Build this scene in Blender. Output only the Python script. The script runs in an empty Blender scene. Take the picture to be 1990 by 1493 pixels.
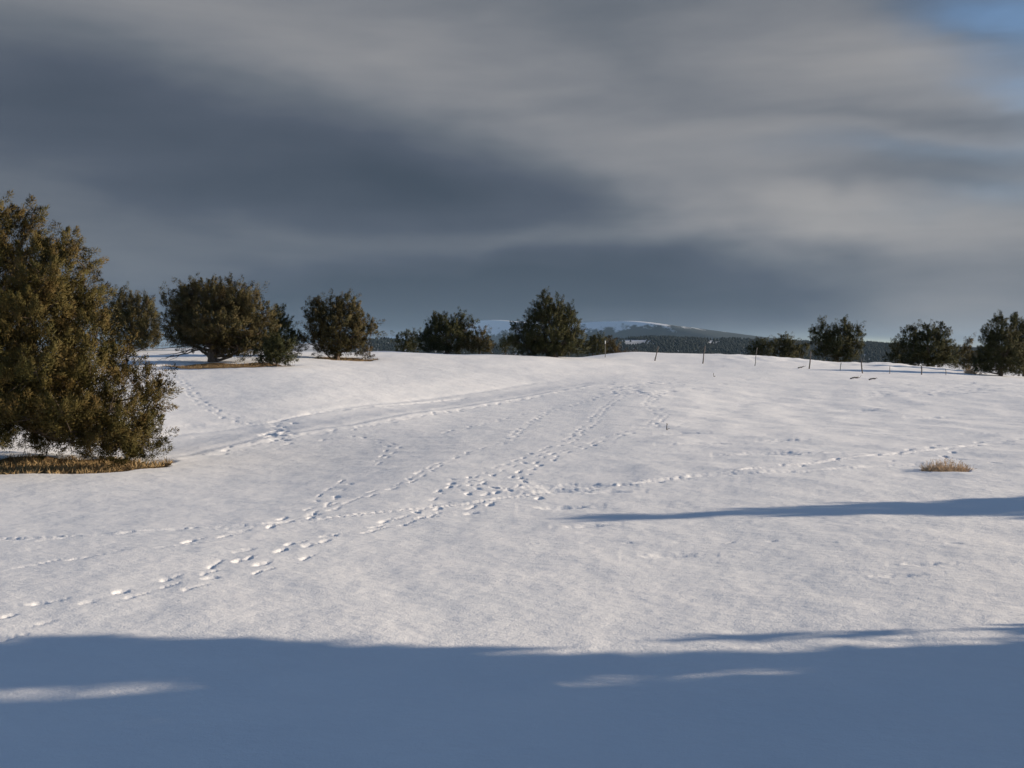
import bpy, math, random
import numpy as np
from mathutils import Vector, Matrix

random.seed(7)
rng = np.random.default_rng(7)
sc = bpy.context.scene
R = math.radians

# ------------------------------------------------------------------ camera
F = 2000.0            # focal length in pixels of the 1990-wide photograph
CX, CY = 995.0, 746.5
PITCH = -math.atan(56.5 / F)
EYE = 2.2
cam_data = bpy.data.cameras.new('camera')
cam_data.sensor_width = 36.0
cam_data.lens = 36.0 * F / 1990.0
cam_data.clip_start = 0.1
cam_data.clip_end = 60000.0
cam = bpy.data.objects.new('camera', cam_data)
sc.collection.objects.link(cam)
cam.location = (0, 0, EYE)
cam.rotation_euler = (math.pi / 2 + PITCH, 0, 0)
sc.camera = cam

# ------------------------------------------------------------------ exposure
EXPO = 0.56
K = 2.0 ** EXPO
sc.view_settings.view_transform = 'Standard'
sc.view_settings.look = 'None'
sc.view_settings.exposure = EXPO
sc.view_settings.gamma = 1.0
sc.view_settings.use_curve_mapping = False
sc.render.engine = 'CYCLES'
sc.cycles.use_denoising = True
sc.cycles.max_bounces = 6
sc.cycles.diffuse_bounces = 3
sc.cycles.volume_bounces = 1
sc.cycles.transparent_max_bounces = 4

# ------------------------------------------------------------------ sun
SUN_AZ, SUN_EL = 85.0, 16.0       # clockwise from the view direction (+Y), above the horizon
sun_vec = Vector((math.sin(R(SUN_AZ)) * math.cos(R(SUN_EL)), math.cos(R(SUN_AZ)) * math.cos(R(SUN_EL)), math.sin(R(SUN_EL))))
sl = bpy.data.lights.new('sun', 'SUN')
sl.energy = 4.3
sl.angle = R(0.53)
sl.color = (1.0, 0.83, 0.63)
so = bpy.data.objects.new('sun', sl)
sc.collection.objects.link(so)
so.rotation_euler = sun_vec.to_track_quat('Z', 'Y').to_euler()


def lin(r, g, b):
    f = lambda c: (c / 255 / 12.92) if c / 255 <= 0.04045 else ((c / 255 + 0.055) / 1.055) ** 2.4
    return (f(r), f(g), f(b))


class NT:
    """small helper for building node trees"""
    def __init__(s, tree):
        s.t = tree
        s.n = tree.nodes
        s.l = tree.links

    def add(s, typ, **kw):
        nd = s.n.new(typ)
        for k, v in kw.items():
            setattr(nd, k, v)
        return nd

    def set(s, sock, v):
        if isinstance(v, bpy.types.NodeSocket):
            s.l.new(v, sock)
        else:
            sock.default_value = v

    def m(s, op, a, b=0.0, c=None, clamp=False):
        nd = s.n.new('ShaderNodeMath')
        nd.operation = op
        nd.use_clamp = clamp
        s.set(nd.inputs[0], a)
        s.set(nd.inputs[1], b)
        if c is not None:
            s.set(nd.inputs[2], c)
        return nd.outputs[0]

    def smooth(s, x, a, b, lo=0.0, hi=1.0):
        nd = s.n.new('ShaderNodeMapRange')
        nd.interpolation_type = 'SMOOTHSTEP'
        s.set(nd.inputs[0], x)
        nd.inputs[1].default_value = a
        nd.inputs[2].default_value = b
        nd.inputs[3].default_value = lo
        nd.inputs[4].default_value = hi
        return nd.outputs[0]

    def noise(s, vec, scale, detail=4.0, rough=0.55, lac=2.0, dist=0.0):
        nd = s.n.new('ShaderNodeTexNoise')
        if vec is not None:
            s.l.new(vec, nd.inputs['Vector'])
        nd.inputs['Scale'].default_value = scale
        nd.inputs['Detail'].default_value = detail
        nd.inputs['Roughness'].default_value = rough
        nd.inputs['Lacunarity'].default_value = lac
        nd.inputs['Distortion'].default_value = dist
        return nd

    def ramp(s, fac, stops):
        nd = s.n.new('ShaderNodeValToRGB')
        e = nd.color_ramp.elements
        while len(e) < len(stops):
            e.new(0.5)
        for i, (p, c) in enumerate(stops):
            e[i].position = p
            e[i].color = (c[0], c[1], c[2], 1)
        s.set(nd.inputs[0], fac)
        return nd.outputs[0]

    def mapping(s, vec, scale=(1, 1, 1), rot=(0, 0, 0), loc=(0, 0, 0)):
        nd = s.n.new('ShaderNodeMapping')
        s.l.new(vec, nd.inputs[0])
        nd.inputs[1].default_value = loc
        nd.inputs[2].default_value = rot
        nd.inputs[3].default_value = scale
        return nd.outputs[0]

    def mix(s, fac, a, b):
        nd = s.n.new('ShaderNodeMix')
        nd.data_type = 'RGBA'
        s.set(nd.inputs[0], fac)
        for sock, v in ((nd.inputs[6], a), (nd.inputs[7], b)):
            if isinstance(v, bpy.types.NodeSocket):
                s.l.new(v, sock)
            else:
                sock.default_value = (v[0], v[1], v[2], 1)
        return nd.outputs[2]


# ------------------------------------------------------------------ world: Nishita sky behind broken layer cloud
def px_to_dir(px, py):
    xc, yc = (px - CX) / F, -(py - CY) / F
    a = PITCH
    d = np.array([xc, math.cos(a) - yc * math.sin(a), math.sin(a) + yc * math.cos(a)])
    return d


def px_to_ae(px, py):
    d = px_to_dir(px, py)
    d = d / np.linalg.norm(d)
    return math.degrees(math.atan2(d[0], d[1])), math.degrees(math.asin(d[2]))


world = bpy.data.worlds.new('World')
sc.world = world
world.use_nodes = True
world.node_tree.nodes.clear()
W = NT(world.node_tree)
tc = W.add('ShaderNodeTexCoord')
D = tc.outputs['Generated']
sep = W.add('ShaderNodeSeparateXYZ')
W.l.new(D, sep.inputs[0])
dx, dy, dz = sep.outputs
az = W.m('MULTIPLY', W.m('ARCTAN2', dx, dy), 57.29578)
el = W.m('MULTIPLY', W.m('ARCSINE', dz), 57.29578)
wn = W.noise(W.mapping(D, (1, 1, 2.2)), 3.2, 4.0, 0.55)
wsep = W.add('ShaderNodeSeparateColor')
W.l.new(wn.outputs['Color'], wsep.inputs[0])
A = W.m('ADD', az, W.m('MULTIPLY', W.m('SUBTRACT', wsep.outputs[0], 0.5), 16.0))
E = W.m('ADD', el, W.m('MULTIPLY', W.m('SUBTRACT', wsep.outputs[1], 0.5), 5.5))


def blob(px, py, sx, sy, rot, amp):
    a0, e0 = px_to_ae(px, py)
    c, s = math.cos(R(rot)), math.sin(R(rot))       # rot > 0: falls to the right
    sa, se = sx / 35.0, sy / 35.0
    u0 = W.m('SUBTRACT', A, a0)
    v0 = W.m('SUBTRACT', E, e0)
    u = W.m('MULTIPLY_ADD', u0, c / sa, W.m('MULTIPLY', v0, -s / sa))
    v = W.m('MULTIPLY_ADD', u0, s / se, W.m('MULTIPLY', v0, c / se))
    q = W.m('ADD', W.m('MULTIPLY', u, u), W.m('MULTIPLY', v, v))
    return W.m('MULTIPLY', W.m('EXPONENT', W.m('MULTIPLY', q, -0.5)), amp)


CLOUD = [  # centre x, y, spread x, y, tilt, brightness change
    (560, 335, 430, 110, 9, -0.155), (100, 45, 330, 55, 6, 0.06), (820, 385, 330, 55, 5, -0.08), (40, 190, 260, 75, 4, -0.035),
    (880, 588, 430, 50, 0, -0.31), (1120, 370, 170, 55, 14, -0.05), (-200, 330, 300, 160, 0, -0.03),
    (480, 45, 420, 55, 9, 0.075), (900, 150, 330, 80, 14, 0.075), (1330, 300, 300, 95, 16, 0.09),
    (1480, 395, 160, 40, 12, 0.06), (1720, 445, 330, 30, 7, 0.115), (1640, 90, 260, 90, 10, 0.11),
    (1880, 140, 120, 40, 20, 0.05), (1050, 470, 230, 20, -2, 0.075), (1960, 545, 120, 40, 5, 0.07),
    (1500, 540, 420, 36, 2, -0.075), (380, 490, 330, 45, 5, 0.045), (1750, 340, 160, 14, 5, -0.05), (1900, 235, 120, 12, 8, -0.05), (1650, 235, 150, 12, 8, -0.04), (1850, 385, 120, 10, 4, -0.05), (800, 628, 110, 14, -3, 0.12),
    (1600, 368, 130, 12, 3, -0.06), (1730, 300, 190, 18, 6, -0.05), (1330, 205, 160, 20, 8, -0.035),
    (1500, 610, 380, 40, 0, 0.09), (1940, 45, 120, 50, 14, -0.2), (2300, 250, 350, 200, 0, 0.06), (1900, 290, 130, 12, 10, 0.05),
]
st1 = W.noise(W.mapping(D, (1, 1, 6.5), rot=(0, R(-5), 0)), 2.3, 6.0, 0.52, dist=0.5)
st2 = W.noise(W.mapping(D, (1, 1, 4.0), rot=(0, R(8), 0)), 6.0, 5.0, 0.55, dist=0.3)
B = W.m('MULTIPLY_ADD', st1.outputs[0], 0.26, 0.385 - 0.13)
B = W.m('ADD', B, W.m('MULTIPLY', W.m('SUBTRACT', st2.outputs[0], 0.5), 0.10))
for b in CLOUD:
    B = W.m('ADD', B, blob(*b))
cloud_col = W.ramp(B, [(p, tuple(c / K for c in lin(*col))) for p, col in (
    (0.15, (62, 72, 86)), (0.27, (79, 87, 101)), (0.38, (104, 110, 119)), (0.46, (125, 128, 134)), (0.55, (147, 147, 149)), (0.72, (178, 175, 172)))])
GAPS = [(1935, 45, 95, 36, 14, 0.55), (1975, 185, 60, 20, 12, 0.35), (1700, 652, 130, 12, 0, 0.75),
        (1800, 310, 170, 22, 5, 0.16), (1930, 400, 90, 22, 4, 0.14), (2350, 60, 180, 100, 10, 0.7)]
gap = None
for g in GAPS:
    v = blob(*g)
    gap = v if gap is None else W.m('ADD', gap, v)
# the same deck breaks up overhead and behind, where the blue light on the shaded snow comes from
gn = W.noise(W.mapping(D, (1, 1, 1.6)), 1.7, 5.0, 0.55)
broken = W.smooth(gn.outputs[0], 0.30, 0.50)
away = W.m('MAXIMUM', W.smooth(el, 20, 34), W.smooth(W.m('ABSOLUTE', az), 32, 55))
gap = W.m('MAXIMUM', W.m('MULTIPLY', broken, W.m('MULTIPLY', away, 0.95)), gap)
gap = W.m('MULTIPLY', gap, W.smooth(st2.outputs[0], 0.25, 0.62, 0.55, 1.15), clamp=True)
sky = W.add('ShaderNodeTexSky')
sky.sky_type = 'NISHITA'
sky.sun_disc = False
sky.sun_elevation = R(SUN_EL)
sky.sun_rotation = R(SUN_AZ)
sky.altitude = 1900
sky.air_density = 1.0
sky.dust_density = 0.3
sky.ozone_density = 2.0
bg1 = W.add('ShaderNodeBackground')
W.l.new(sky.outputs[0], bg1.inputs[0])
bg1.inputs[1].default_value = 0.082
bg2 = W.add('ShaderNodeBackground')
W.l.new(cloud_col, bg2.inputs[0])
bg2.inputs[1].default_value = 1.0
mixs = W.add('ShaderNodeMixShader')
W.l.new(gap, mixs.inputs[0])
W.l.new(bg2.outputs[0], mixs.inputs[1])
W.l.new(bg1.outputs[0], mixs.inputs[2])
wout = W.add('ShaderNodeOutputWorld')
W.l.new(mixs.outputs[0], wout.inputs[0])
world.cycles.sampling_method = 'MANUAL'
world.cycles.sample_map_resolution = 512


# ------------------------------------------------------------------ object helpers
def tag(o, label=None, cat=None, group=None, kind=None):
    if label: o['label'] = label
    if cat: o['category'] = cat
    if group: o['group'] = group
    if kind: o['kind'] = kind
    return o


def empty(name, loc, rz=0.0):
    o = bpy.data.objects.new(name, None)
    o.empty_display_size = 0.3
    sc.collection.objects.link(o)
    o.location = loc
    o.rotation_euler = (0, 0, rz)
    return o


def fast_mesh(name, V, faces, smooth=False):
    """faces: int array (n, 3) or (n, 4)"""
    V = np.ascontiguousarray(V, dtype=np.float32)
    faces = np.ascontiguousarray(faces, dtype=np.int32)
    n, k = faces.shape
    me = bpy.data.meshes.new(name)
    me.vertices.add(len(V))
    me.vertices.foreach_set('co', V.ravel())
    me.loops.add(n * k)
    me.loops.foreach_set('vertex_index', faces.ravel())
    me.polygons.add(n)
    me.polygons.foreach_set('loop_start', np.arange(0, n * k, k, dtype=np.int32))
    me.polygons.foreach_set('loop_total', np.full(n, k, dtype=np.int32))
    if smooth:
        me.polygons.foreach_set('use_smooth', np.ones(n, dtype=bool))
    me.update(calc_edges=True)
    return me


def link(name, me, mat=None, parent=None, loc=None):
    o = bpy.data.objects.new(name, me)
    sc.collection.objects.link(o)
    if mat: me.materials.append(mat)
    if parent: o.parent = parent
    if loc is not None: o.location = loc
    return o


class Tubes:
    """collects tapered tubes into one mesh"""
    def __init__(s):
        s.V, s.Fc, s.n = [], [], 0

    def tube(s, pts, rad, k=7, rough=0.0):
        pts = np.array(pts, float)
        m = len(pts)
        t = np.gradient(pts, axis=0)
        t /= np.linalg.norm(t, axis=1)[:, None] + 1e-9
        up = np.array([0, 0, 1.0]) if abs(t[0][2]) < 0.9 else np.array([1.0, 0, 0])
        ang = np.linspace(0, 2 * math.pi, k, endpoint=False)
        for i in range(m):
            a = np.cross(t[i], up); a /= np.linalg.norm(a) + 1e-9
            b = np.cross(t[i], a)
            rr = rad[i] * (1 + rough * rng.uniform(-1, 1, k))
            s.V.append(pts[i] + np.outer(np.cos(ang) * rr, a) + np.outer(np.sin(ang) * rr, b))
        for i in range(m - 1):
            for j in range(k):
                j2 = (j + 1) % k
                s.Fc.append((s.n + i * k + j, s.n + i * k + j2, s.n + (i + 1) * k + j2, s.n + (i + 1) * k + j))
        # end caps as fans of quads are not needed for pointed ends; close the top with a point
        s.V.append(pts[-1][None] + t[-1] * rad[-1] * 0.4)
        top = s.n + m * k
        for j in range(k):
            s.Fc.append((s.n + (m - 1) * k + j, s.n + (m - 1) * k + (j + 1) % k, top, top))
        s.n += m * k + 1

    def build(s, name, mat, parent=None, loc=None):
        me = bpy.data.meshes.new(name)
        faces = [tuple(dict.fromkeys(f)) for f in s.Fc]
        me.from_pydata([tuple(v) for v in np.vstack(s.V)], [], faces)
        for p in me.polygons: p.use_smooth = True
        return link(name, me, mat, parent, loc)


def unit(v):
    return v / (np.linalg.norm(v, axis=-1, keepdims=True) + 1e-9)


# gradient noise in numpy
_perm = np.random.default_rng(3).permutation(512)
_perm = np.concatenate([_perm, _perm])
_gr = np.random.default_rng(4).normal(size=(512, 2))
_gr /= np.linalg.norm(_gr, axis=1)[:, None]


def pnoise(x, y):
    xi = np.floor(x).astype(np.int64); yi = np.floor(y).astype(np.int64)
    xf = x - xi; yf = y - yi
    def g(ix, iy, fx, fy):
        h = _perm[(_perm[ix & 511] + iy) & 511]
        gg = _gr[h]
        return gg[..., 0] * fx + gg[..., 1] * fy
    u = xf ** 3 * (xf * (xf * 6 - 15) + 10); v = yf ** 3 * (yf * (yf * 6 - 15) + 10)
    a = g(xi, yi, xf, yf); b = g(xi + 1, yi, xf - 1, yf)
    c = g(xi, yi + 1, xf, yf - 1); d = g(xi + 1, yi + 1, xf - 1, yf - 1)
    return (a + u * (b - a)) + v * ((c + u * (d - c)) - (a + u * (b - a)))


def sstep(x, a, b):
    t = np.clip((x - a) / (b - a), 0, 1)
    return t * t * (3 - 2 * t)


# ------------------------------------------------------------------ terrain: smooth base surface
CTRL = [  # pixel x, y and depth in metres: where the snow surface passes
    (0, 1493, 5.6), (500, 1493, 5.5), (995, 1493, 5.4), (1500, 1493, 5.4), (1990, 1493, 5.4),
    (0, 1242, 8.0), (500, 1255, 7.8), (995, 1272, 7.6), (1500, 1270, 7.5), (1990, 1256, 7.6),
    (0, 1080, 12.0), (500, 1070, 12.0), (1060, 1012, 14.2), (1500, 995, 14.6), (1990, 978, 15.0),
    (0, 985, 17.5), (0, 920, 23.0), (200, 905, 24.0), (500, 930, 21.5), (800, 920, 20.5), (1100, 920, 20.0), (1500, 915, 19.4), (1840, 915, 19.2),
    (330, 880, 27.5), (600, 850, 31), (600, 805, 36), (330, 800, 38), (100, 800, 36), (870, 796, 40), (800, 870, 27), (1000, 840, 30), (1300, 830, 30.5), (1600, 850, 27), (1990, 850, 26.5),
    (1150, 748, 54), (1000, 770, 47), (1250, 760, 48), (1500, 780, 45), (1750, 790, 42), (1990, 800, 39),
    (540, 718, 54), (415, 708, 58), (250, 716, 56), (100, 725, 56), (660, 697, 66), (800, 700, 66), (950, 705, 66), (750, 740, 52), (450, 760, 45),
    (300, 684, 80), (100, 684, 82), (500, 684, 80), (760, 683, 80), (860, 688, 78), (950, 689, 79), (1060, 693, 77), (1100, 715, 66),
    (1176, 696, 80), (1275, 703, 78), (1368, 708, 76), (1468, 713, 73), (1574, 718, 71), (1675, 726, 68), (1790, 729, 68), (1990, 737, 66), (1990, 765, 48), (1700, 745, 56), (1400, 735, 60),
    (1130, 695, 88), (1180, 688, 93), (1225, 685, 94), (1270, 689, 95), (1310, 688, 94), (1400, 691, 93), (1480, 694, 92), (1560, 700, 90), (1650, 708, 89), (1710, 707, 90), (1780, 715, 88), (1830, 719, 87), (1880, 724, 84), (1950, 731, 80), (2100, 742, 78),
]
_P = []
for px, py, Yd in CTRL:
    d = px_to_dir(px, py)
    t = Yd / d[1]
    _P.append((d[0] * t, Yd, EYE + d[2] * t))
for x, y, z in ((-8, -6, -0.1), (8, -6, 0.15), (0, -1, 0.05), (-14, 6, -0.3), (14, 5, 0.1), (22, 14, 0.15), (-20, 18, -0.5), (32, 26, 0.5), (-34, 30, 0.2), (45, 45, 0.3), (-48, 55, 1.5), (55, 70, 0.3), (-60, 80, 2.0),
                (-40, 110, 0.2), (0, 112, 0.3), (40, 110, -0.8), (60, 90, -0.3), (-20, 115, 0.2), (20, 112, -0.2)):
    _P.append((x, y, z))
_P = np.array(_P)
_S = 30.0


def _phi(r2):
    return 0.5 * r2 * np.log(r2 + 1e-12)


def _warp(x, y):
    # compress depth so that near and far control points carry similar weight
    r = np.sqrt(x * x + y * y) + 1e-6
    g = np.log1p(r / 6.0) * 12.0
    return np.stack([x / r * g, y / r * g], -1)


_C = _warp(_P[:, 0], _P[:, 1]) / _S
_d2 = ((_C[:, None] - _C[None]) ** 2).sum(-1)
n = len(_P)
_M = np.zeros((n + 3, n + 3))
_M[:n, :n] = _phi(_d2) + np.eye(n) * 2e-4
_M[:n, n] = 1; _M[:n, n + 1:] = _C
_M[n, :n] = 1; _M[n + 1:, :n] = _C.T
_wts = np.linalg.solve(_M, np.concatenate([_P[:, 2], [0, 0, 0]]))


def tps(x, y):
    c = _warp(x, y) / _S
    out = _wts[n] + c[..., 0] * _wts[n + 1] + c[..., 1] * _wts[n + 2]
    for i in range(n):
        out += _wts[i] * _phi((c[..., 0] - _C[i, 0]) ** 2 + (c[..., 1] - _C[i, 1]) ** 2)
    return out


VALLEY = -16.0


def base_z(x, y):
    x = np.asarray(x, float); y = np.asarray(y, float)
    r = np.hypot(x, y)
    k = sstep(r, 98, 260)
    rr = np.minimum(r, 125) / np.maximum(r, 1e-6)
    z = tps(x * rr, y * rr)
    z = np.clip(z, -3, 4)
    return z * (1 - k) + VALLEY * k


def ground_px(px, py, lo=3.0, hi=200.0):
    """first point where the pixel's ray meets the base surface"""
    d = px_to_dir(px, py)
    ts = np.exp(np.linspace(math.log(lo), math.log(hi), 1400)) / d[1]
    X, Y, Z = d[0] * ts, d[1] * ts, EYE + d[2] * ts
    below = Z <= base_z(X, Y)
    if not below.any():
        return None
    i = int(np.argmax(below))
    return np.array([X[i], Y[i], float(base_z(X[i:i + 1], Y[i:i + 1])[0])])


def at_depth(px, Yd):
    """ground point below the column px at depth Yd"""
    x = (px - CX) / F * Yd
    return np.array([x, Yd, float(base_z(np.array([x]), np.array([Yd]))[0])])


# ------------------------------------------------------------------ terrain mesh (polar sheet round the viewpoint, out to the horizon)
fine_az = np.linspace(-34, 34, 770)
g = [34.0]
step = 0.15
while g[-1] < 180:
    g.append(g[-1] + step); step = min(step * 1.3, 8.0)
g = np.array(g[1:]); g = 34 + (g - 34) * (180 - 34) / (g[-1] - 34)
AZ = np.concatenate([fine_az, g[:-1], [180.0], -g[:-1][::-1]])
AZ = np.radians(np.concatenate([fine_az, g[:-1], [180.0], 360 - g[:-1][::-1]]))
RR = np.concatenate([[0.25, 0.8, 1.5], np.linspace(2.2, 6.2, 22), np.geomspace(6.4, 62, 560), np.geomspace(62, 130, 84)[1:], np.geomspace(130, 20000, 46)[1:]])
na, nr = len(AZ), len(RR)
XX = RR[:, None] * np.sin(AZ)[None]
YY = RR[:, None] * np.cos(AZ)[None]
ZZ = base_z(XX, YY)
fade = 1 - sstep(RR, 70, 120)[:, None]
near = sstep(RR, 5, 14)[:, None]
# wind-packed undulation and the buried-sage hummocks on the right
ZZ += fade * (0.034 * pnoise(XX / 3.1 + 5, YY / 4.2) + 0.016 * pnoise(XX / 1.3 + 0.25 * YY, YY / 1.4 + 9) + 0.015 * pnoise(XX / 0.75 + 0.3 * YY, YY / 0.6 + 29))
ZZ += fade * 0.007 * pnoise(XX / 0.42 + 31, YY / 0.5) + fade * 0.0035 * pnoise(XX / 0.17 + 3, YY / 0.2)
ZZ += fade * 0.05 * sstep(RR, 40, 70)[:, None] * pnoise(XX / 2.5, YY / 3.5 + 40)
azd = np.degrees(AZ)[None]
azd = np.where(azd > 180, azd - 360, azd)
hum = sstep(azd, 3, 10) * sstep(RR, 16, 22)[:, None] * (1 - sstep(RR, 46, 60)[:, None])
h1 = pnoise(XX / 1.7 + 70, YY / 2.4 + 13)
h2 = pnoise(XX / 0.7 + 17, YY / 0.8 + 3)
ZZ += hum * (0.068 * np.maximum(h1, -0.25) + 0.014 * h2)
# rougher spoil mounds beyond the fence
md = sstep(azd, 9, 13) * sstep(RR, 76, 84)[:, None] * (1 - sstep(RR, 98, 110)[:, None])
ZZ += md * (0.22 * np.abs(pnoise(XX / 3.2, YY / 3.0)) + 0.12 * pnoise(XX / 1.1, YY / 1.2))

CUT = np.zeros_like(ZZ)      # prints and ruts
LIP = np.zeros_like(ZZ)


def stamp(x, y, ang, ln, wd, dep, lip=0.25, sharp=3.0):
    r = math.hypot(x, y)
    a = math.degrees(math.atan2(x, y))
    ext = max(ln, wd) * 2.2
    if abs(a) > 36: return
    i0, i1 = np.searchsorted(RR, [r - ext, r + ext])
    da = math.degrees(ext / r)
    j0, j1 = np.searchsorted(fine_az, [a - da, a + da])
    if i1 <= i0 or j1 <= j0: return
    X = XX[i0:i1, j0:j1] - x; Y = YY[i0:i1, j0:j1] - y
    c, s = math.cos(ang), math.sin(ang)
    u = (X * c + Y * s) / ln; v = (-X * s + Y * c) / wd
    e = np.sqrt(u * u + v * v) * (1 + 0.45 * pnoise(u * 1.3 + x * 7.1, v * 1.6 + y * 5.3)) + 0.18 * pnoise(u * 3 + y * 3.7, v * 3 + x * 4.9)
    e = np.maximum(e, 0)
    CUT[i0:i1, j0:j1] = np.minimum(CUT[i0:i1, j0:j1], -dep / (1 + np.minimum(e, 6) ** (2 * sharp)))
    LIP[i0:i1, j0:j1] = np.maximum(LIP[i0:i1, j0:j1], dep * lip * np.exp(-((e - 1.5) / 0.33) ** 2))


def path_pts(pts):
    g3 = [ground_px(*p) for p in pts]
    return np.array([q[:2] for q in g3 if q is not None])


def walk(pts, stepm, side=0.12, ln=0.16, wd=0.065, dep=0.10, jit=0.35, miss=0.06, drag=0.5, lip=0.25):
    P = path_pts(pts)
    seg = np.linalg.norm(np.diff(P, axis=0), axis=1)
    cum = np.concatenate([[0], np.cumsum(seg)])
    s = 0.0; k = 0
    while s < cum[-1]:
        x = np.interp(s, cum, P[:, 0]); y = np.interp(s, cum, P[:, 1])
        x2 = np.interp(s + 0.3, cum, P[:, 0]); y2 = np.interp(s + 0.3, cum, P[:, 1])
        a = math.atan2(y2 - y, x2 - x) if (x2 - x) ** 2 + (y2 - y) ** 2 > 1e-4 else a
        sd = side * (1 if k % 2 else -1) + random.gauss(0, side * jit)
        x += -math.sin(a) * sd; y += math.cos(a) * sd
        r = math.hypot(x, y)
        grow = 1.0 + max(0, (r - 16) / 70)           # larger prints in the softer far snow
        if random.random() > miss:
            q = random.uniform(0.8, 1.25)
            stamp(x, y, a + random.gauss(0, 0.35), ln * q * grow * 0.8, wd * random.uniform(0.5, 1.15) * grow * 0.72, dep * random.uniform(0.3, 1.0) * 0.5, lip * 0.7, random.uniform(1.3, 2.6))
            if random.random() < drag:                # toe drag
                dl = ln * random.uniform(1.0, 2.0)
                stamp(x + math.cos(a) * dl, y + math.sin(a) * dl, a, dl * 0.7, wd * 0.32 * grow, dep * 0.22, 0.2, 1.6)
        s += stepm * random.uniform(0.8, 1.2); k += 1


def rut(pts, wd=0.10, dep=0.05, lip=0.5, broken=0.0):
    P = path_pts(pts)
    seg = np.linalg.norm(np.diff(P, axis=0), axis=1)
    cum = np.concatenate([[0], np.cumsum(seg)])
    s = 0.0
    while s < cum[-1]:
        x = np.interp(s, cum, P[:, 0]); y = np.interp(s, cum, P[:, 1])
        x2 = np.interp(s + 0.4, cum, P[:, 0]); y2 = np.interp(s + 0.4, cum, P[:, 1])
        if (x2 - x) ** 2 + (y2 - y) ** 2 > 1e-4: a = math.atan2(y2 - y, x2 - x)
        if random.random() >= broken:
            o = random.gauss(0, wd * 0.25)
            stamp(x - math.sin(a) * o, y + math.cos(a) * o, a, 0.45, wd * random.uniform(0.8, 1.2), dep * random.uniform(0.7, 1.2), lip, 2)
        s += 0.3


# the two-track lane: a dip that falls away to the left of a bright near edge
lane = path_pts([(320, 897), (430, 872), (520, 851), (700, 826), (870, 796), (1000, 776), (1150, 750), (1260, 741)])
jf = slice(0, len(fine_az))
best = np.full((nr, len(fine_az)), 1e9); sgn = np.zeros_like(best); along = np.zeros_like(best)
acc = 0.0
for p, q in zip(lane[:-1], lane[1:]):
    d = q - p; L = np.linalg.norm(d); d = d / L
    rx, ry = XX[:, jf] - p[0], YY[:, jf] - p[1]
    t = np.clip(rx * d[0] + ry * d[1], 0, L)
    ex, ey = rx - d[0] * t, ry - d[1] * t
    dist = np.hypot(ex, ey)
    side = ex * d[1] - ey * d[0]                # > 0 on the right of the lane
    m = dist < best
    best = np.where(m, dist, best); sgn = np.where(m, np.sign(side), sgn); along = np.where(m, acc + t, along)
    acc += L
lat = best * sgn
end = sstep(along, 0.0, 2.0) * (1 - sstep(along, acc - 6, acc - 0.5))
wob = 0.18 * pnoise(along / 1.2, along * 0 + 2.5)
lat2 = lat + wob
dip = -0.18 * sstep(-lat2, 0.05, 3.0) * (1 - sstep(-lat2, 3.2, 8.0))
edge = 0.032 * np.exp(-((lat2 - 0.05) / 0.22) ** 2) * (0.6 + 0.8 * np.abs(pnoise(along / 0.5, lat * 2)))
rut2 = -0.03 * np.exp(-((lat2 + 3.9) / 0.3) ** 2) - 0.022 * np.exp(-((lat2 + 0.45) / 0.22) ** 2)
ZZ[:, jf] += end * (dip + edge + rut2) * (best < 10)

# trails: (control pixels, step, options)
walk([(0, 1238), (60, 1226), (100, 1213), (200, 1190), (290, 1157), (410, 1130), (520, 1100), (620, 1066)], 0.48, 0.10, 0.11, 0.05, 0.085, drag=0.8)
walk([(0, 1197), (100, 1172), (230, 1154), (335, 1128), (430, 1102), (470, 1078), (600, 1056), (740, 1024), (815, 1002), (850, 977), (890, 952), (960, 916), (1010, 897), (1060, 874), (1105, 858), (1150, 822), (1172, 795), (1215, 762), (1260, 745)], 0.38, 0.12, 0.11, 0.052, 0.09, drag=0.7)
walk([(0, 1112), (75, 1098), (140, 1086), (260, 1069), (350, 1060), (430, 1043), (520, 1024), (600, 1006), (640, 986), (690, 970), (780, 941), (840, 911), (890, 886), (985, 860), (1020, 828), (1060, 802), (1150, 777), (1230, 750)], 0.46, 0.08, 0.14, 0.055, 0.085, drag=0.7)
walk([(430, 1085), (560, 1062), (640, 1046), (740, 1022), (820, 998)], 0.6, 0.16, 0.12, 0.06, 0.10)
walk([(680, 933), (640, 958), (615, 990), (560, 1010)], 0.55, 0.14, 0.13, 0.055, 0.09)
walk([(690, 848), (740, 858), (766, 872), (755, 884), (728, 902)], 0.6, 0.1, 0.15, 0.06, 0.10)
walk([(810, 1006), (925, 993), (975, 957), (990, 938), (1040, 904), (1085, 880), (1135, 868), (1190, 850), (1260, 831), (1292, 808), (1258, 786), (1272, 765)], 0.42, 0.15, 0.12, 0.06, 0.10, drag=0.5)
walk([(880, 960), (900, 938), (890, 928)], 0.3, 0.25, 0.12, 0.07, 0.12)
walk([(990, 960), (985, 940), (1000, 925)], 0.3, 0.25, 0.12, 0.07, 0.12)
walk([(1035, 1056), (1300, 1054), (1530, 1052), (1700, 1057), (1985, 1060)], 0.60, 0.02, 0.085, 0.035, 0.05, miss=0, drag=0.1, lip=0.15)
walk([(1045, 970), (1110, 952), (1200, 943), (1400, 921), (1480, 910), (1580, 897), (1700, 884), (1830, 866), (1985, 855)], 0.75, 0.05, 0.15, 0.075, 0.10, miss=0.05, drag=0.4)
walk([(1820, 870), (1860, 892), (1985, 905)], 0.9, 0.12, 0.14, 0.08, 0.10)
walk([(1480, 915), (1620, 903), (1760, 898), (1900, 897)], 1.1, 0.2, 0.10, 0.05, 0.06)
walk([(345, 733), (390, 782), (430, 803), (462, 812), (535, 815), (545, 830)], 0.55, 0.14, 0.13, 0.07, 0.11, miss=0.1)
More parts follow.
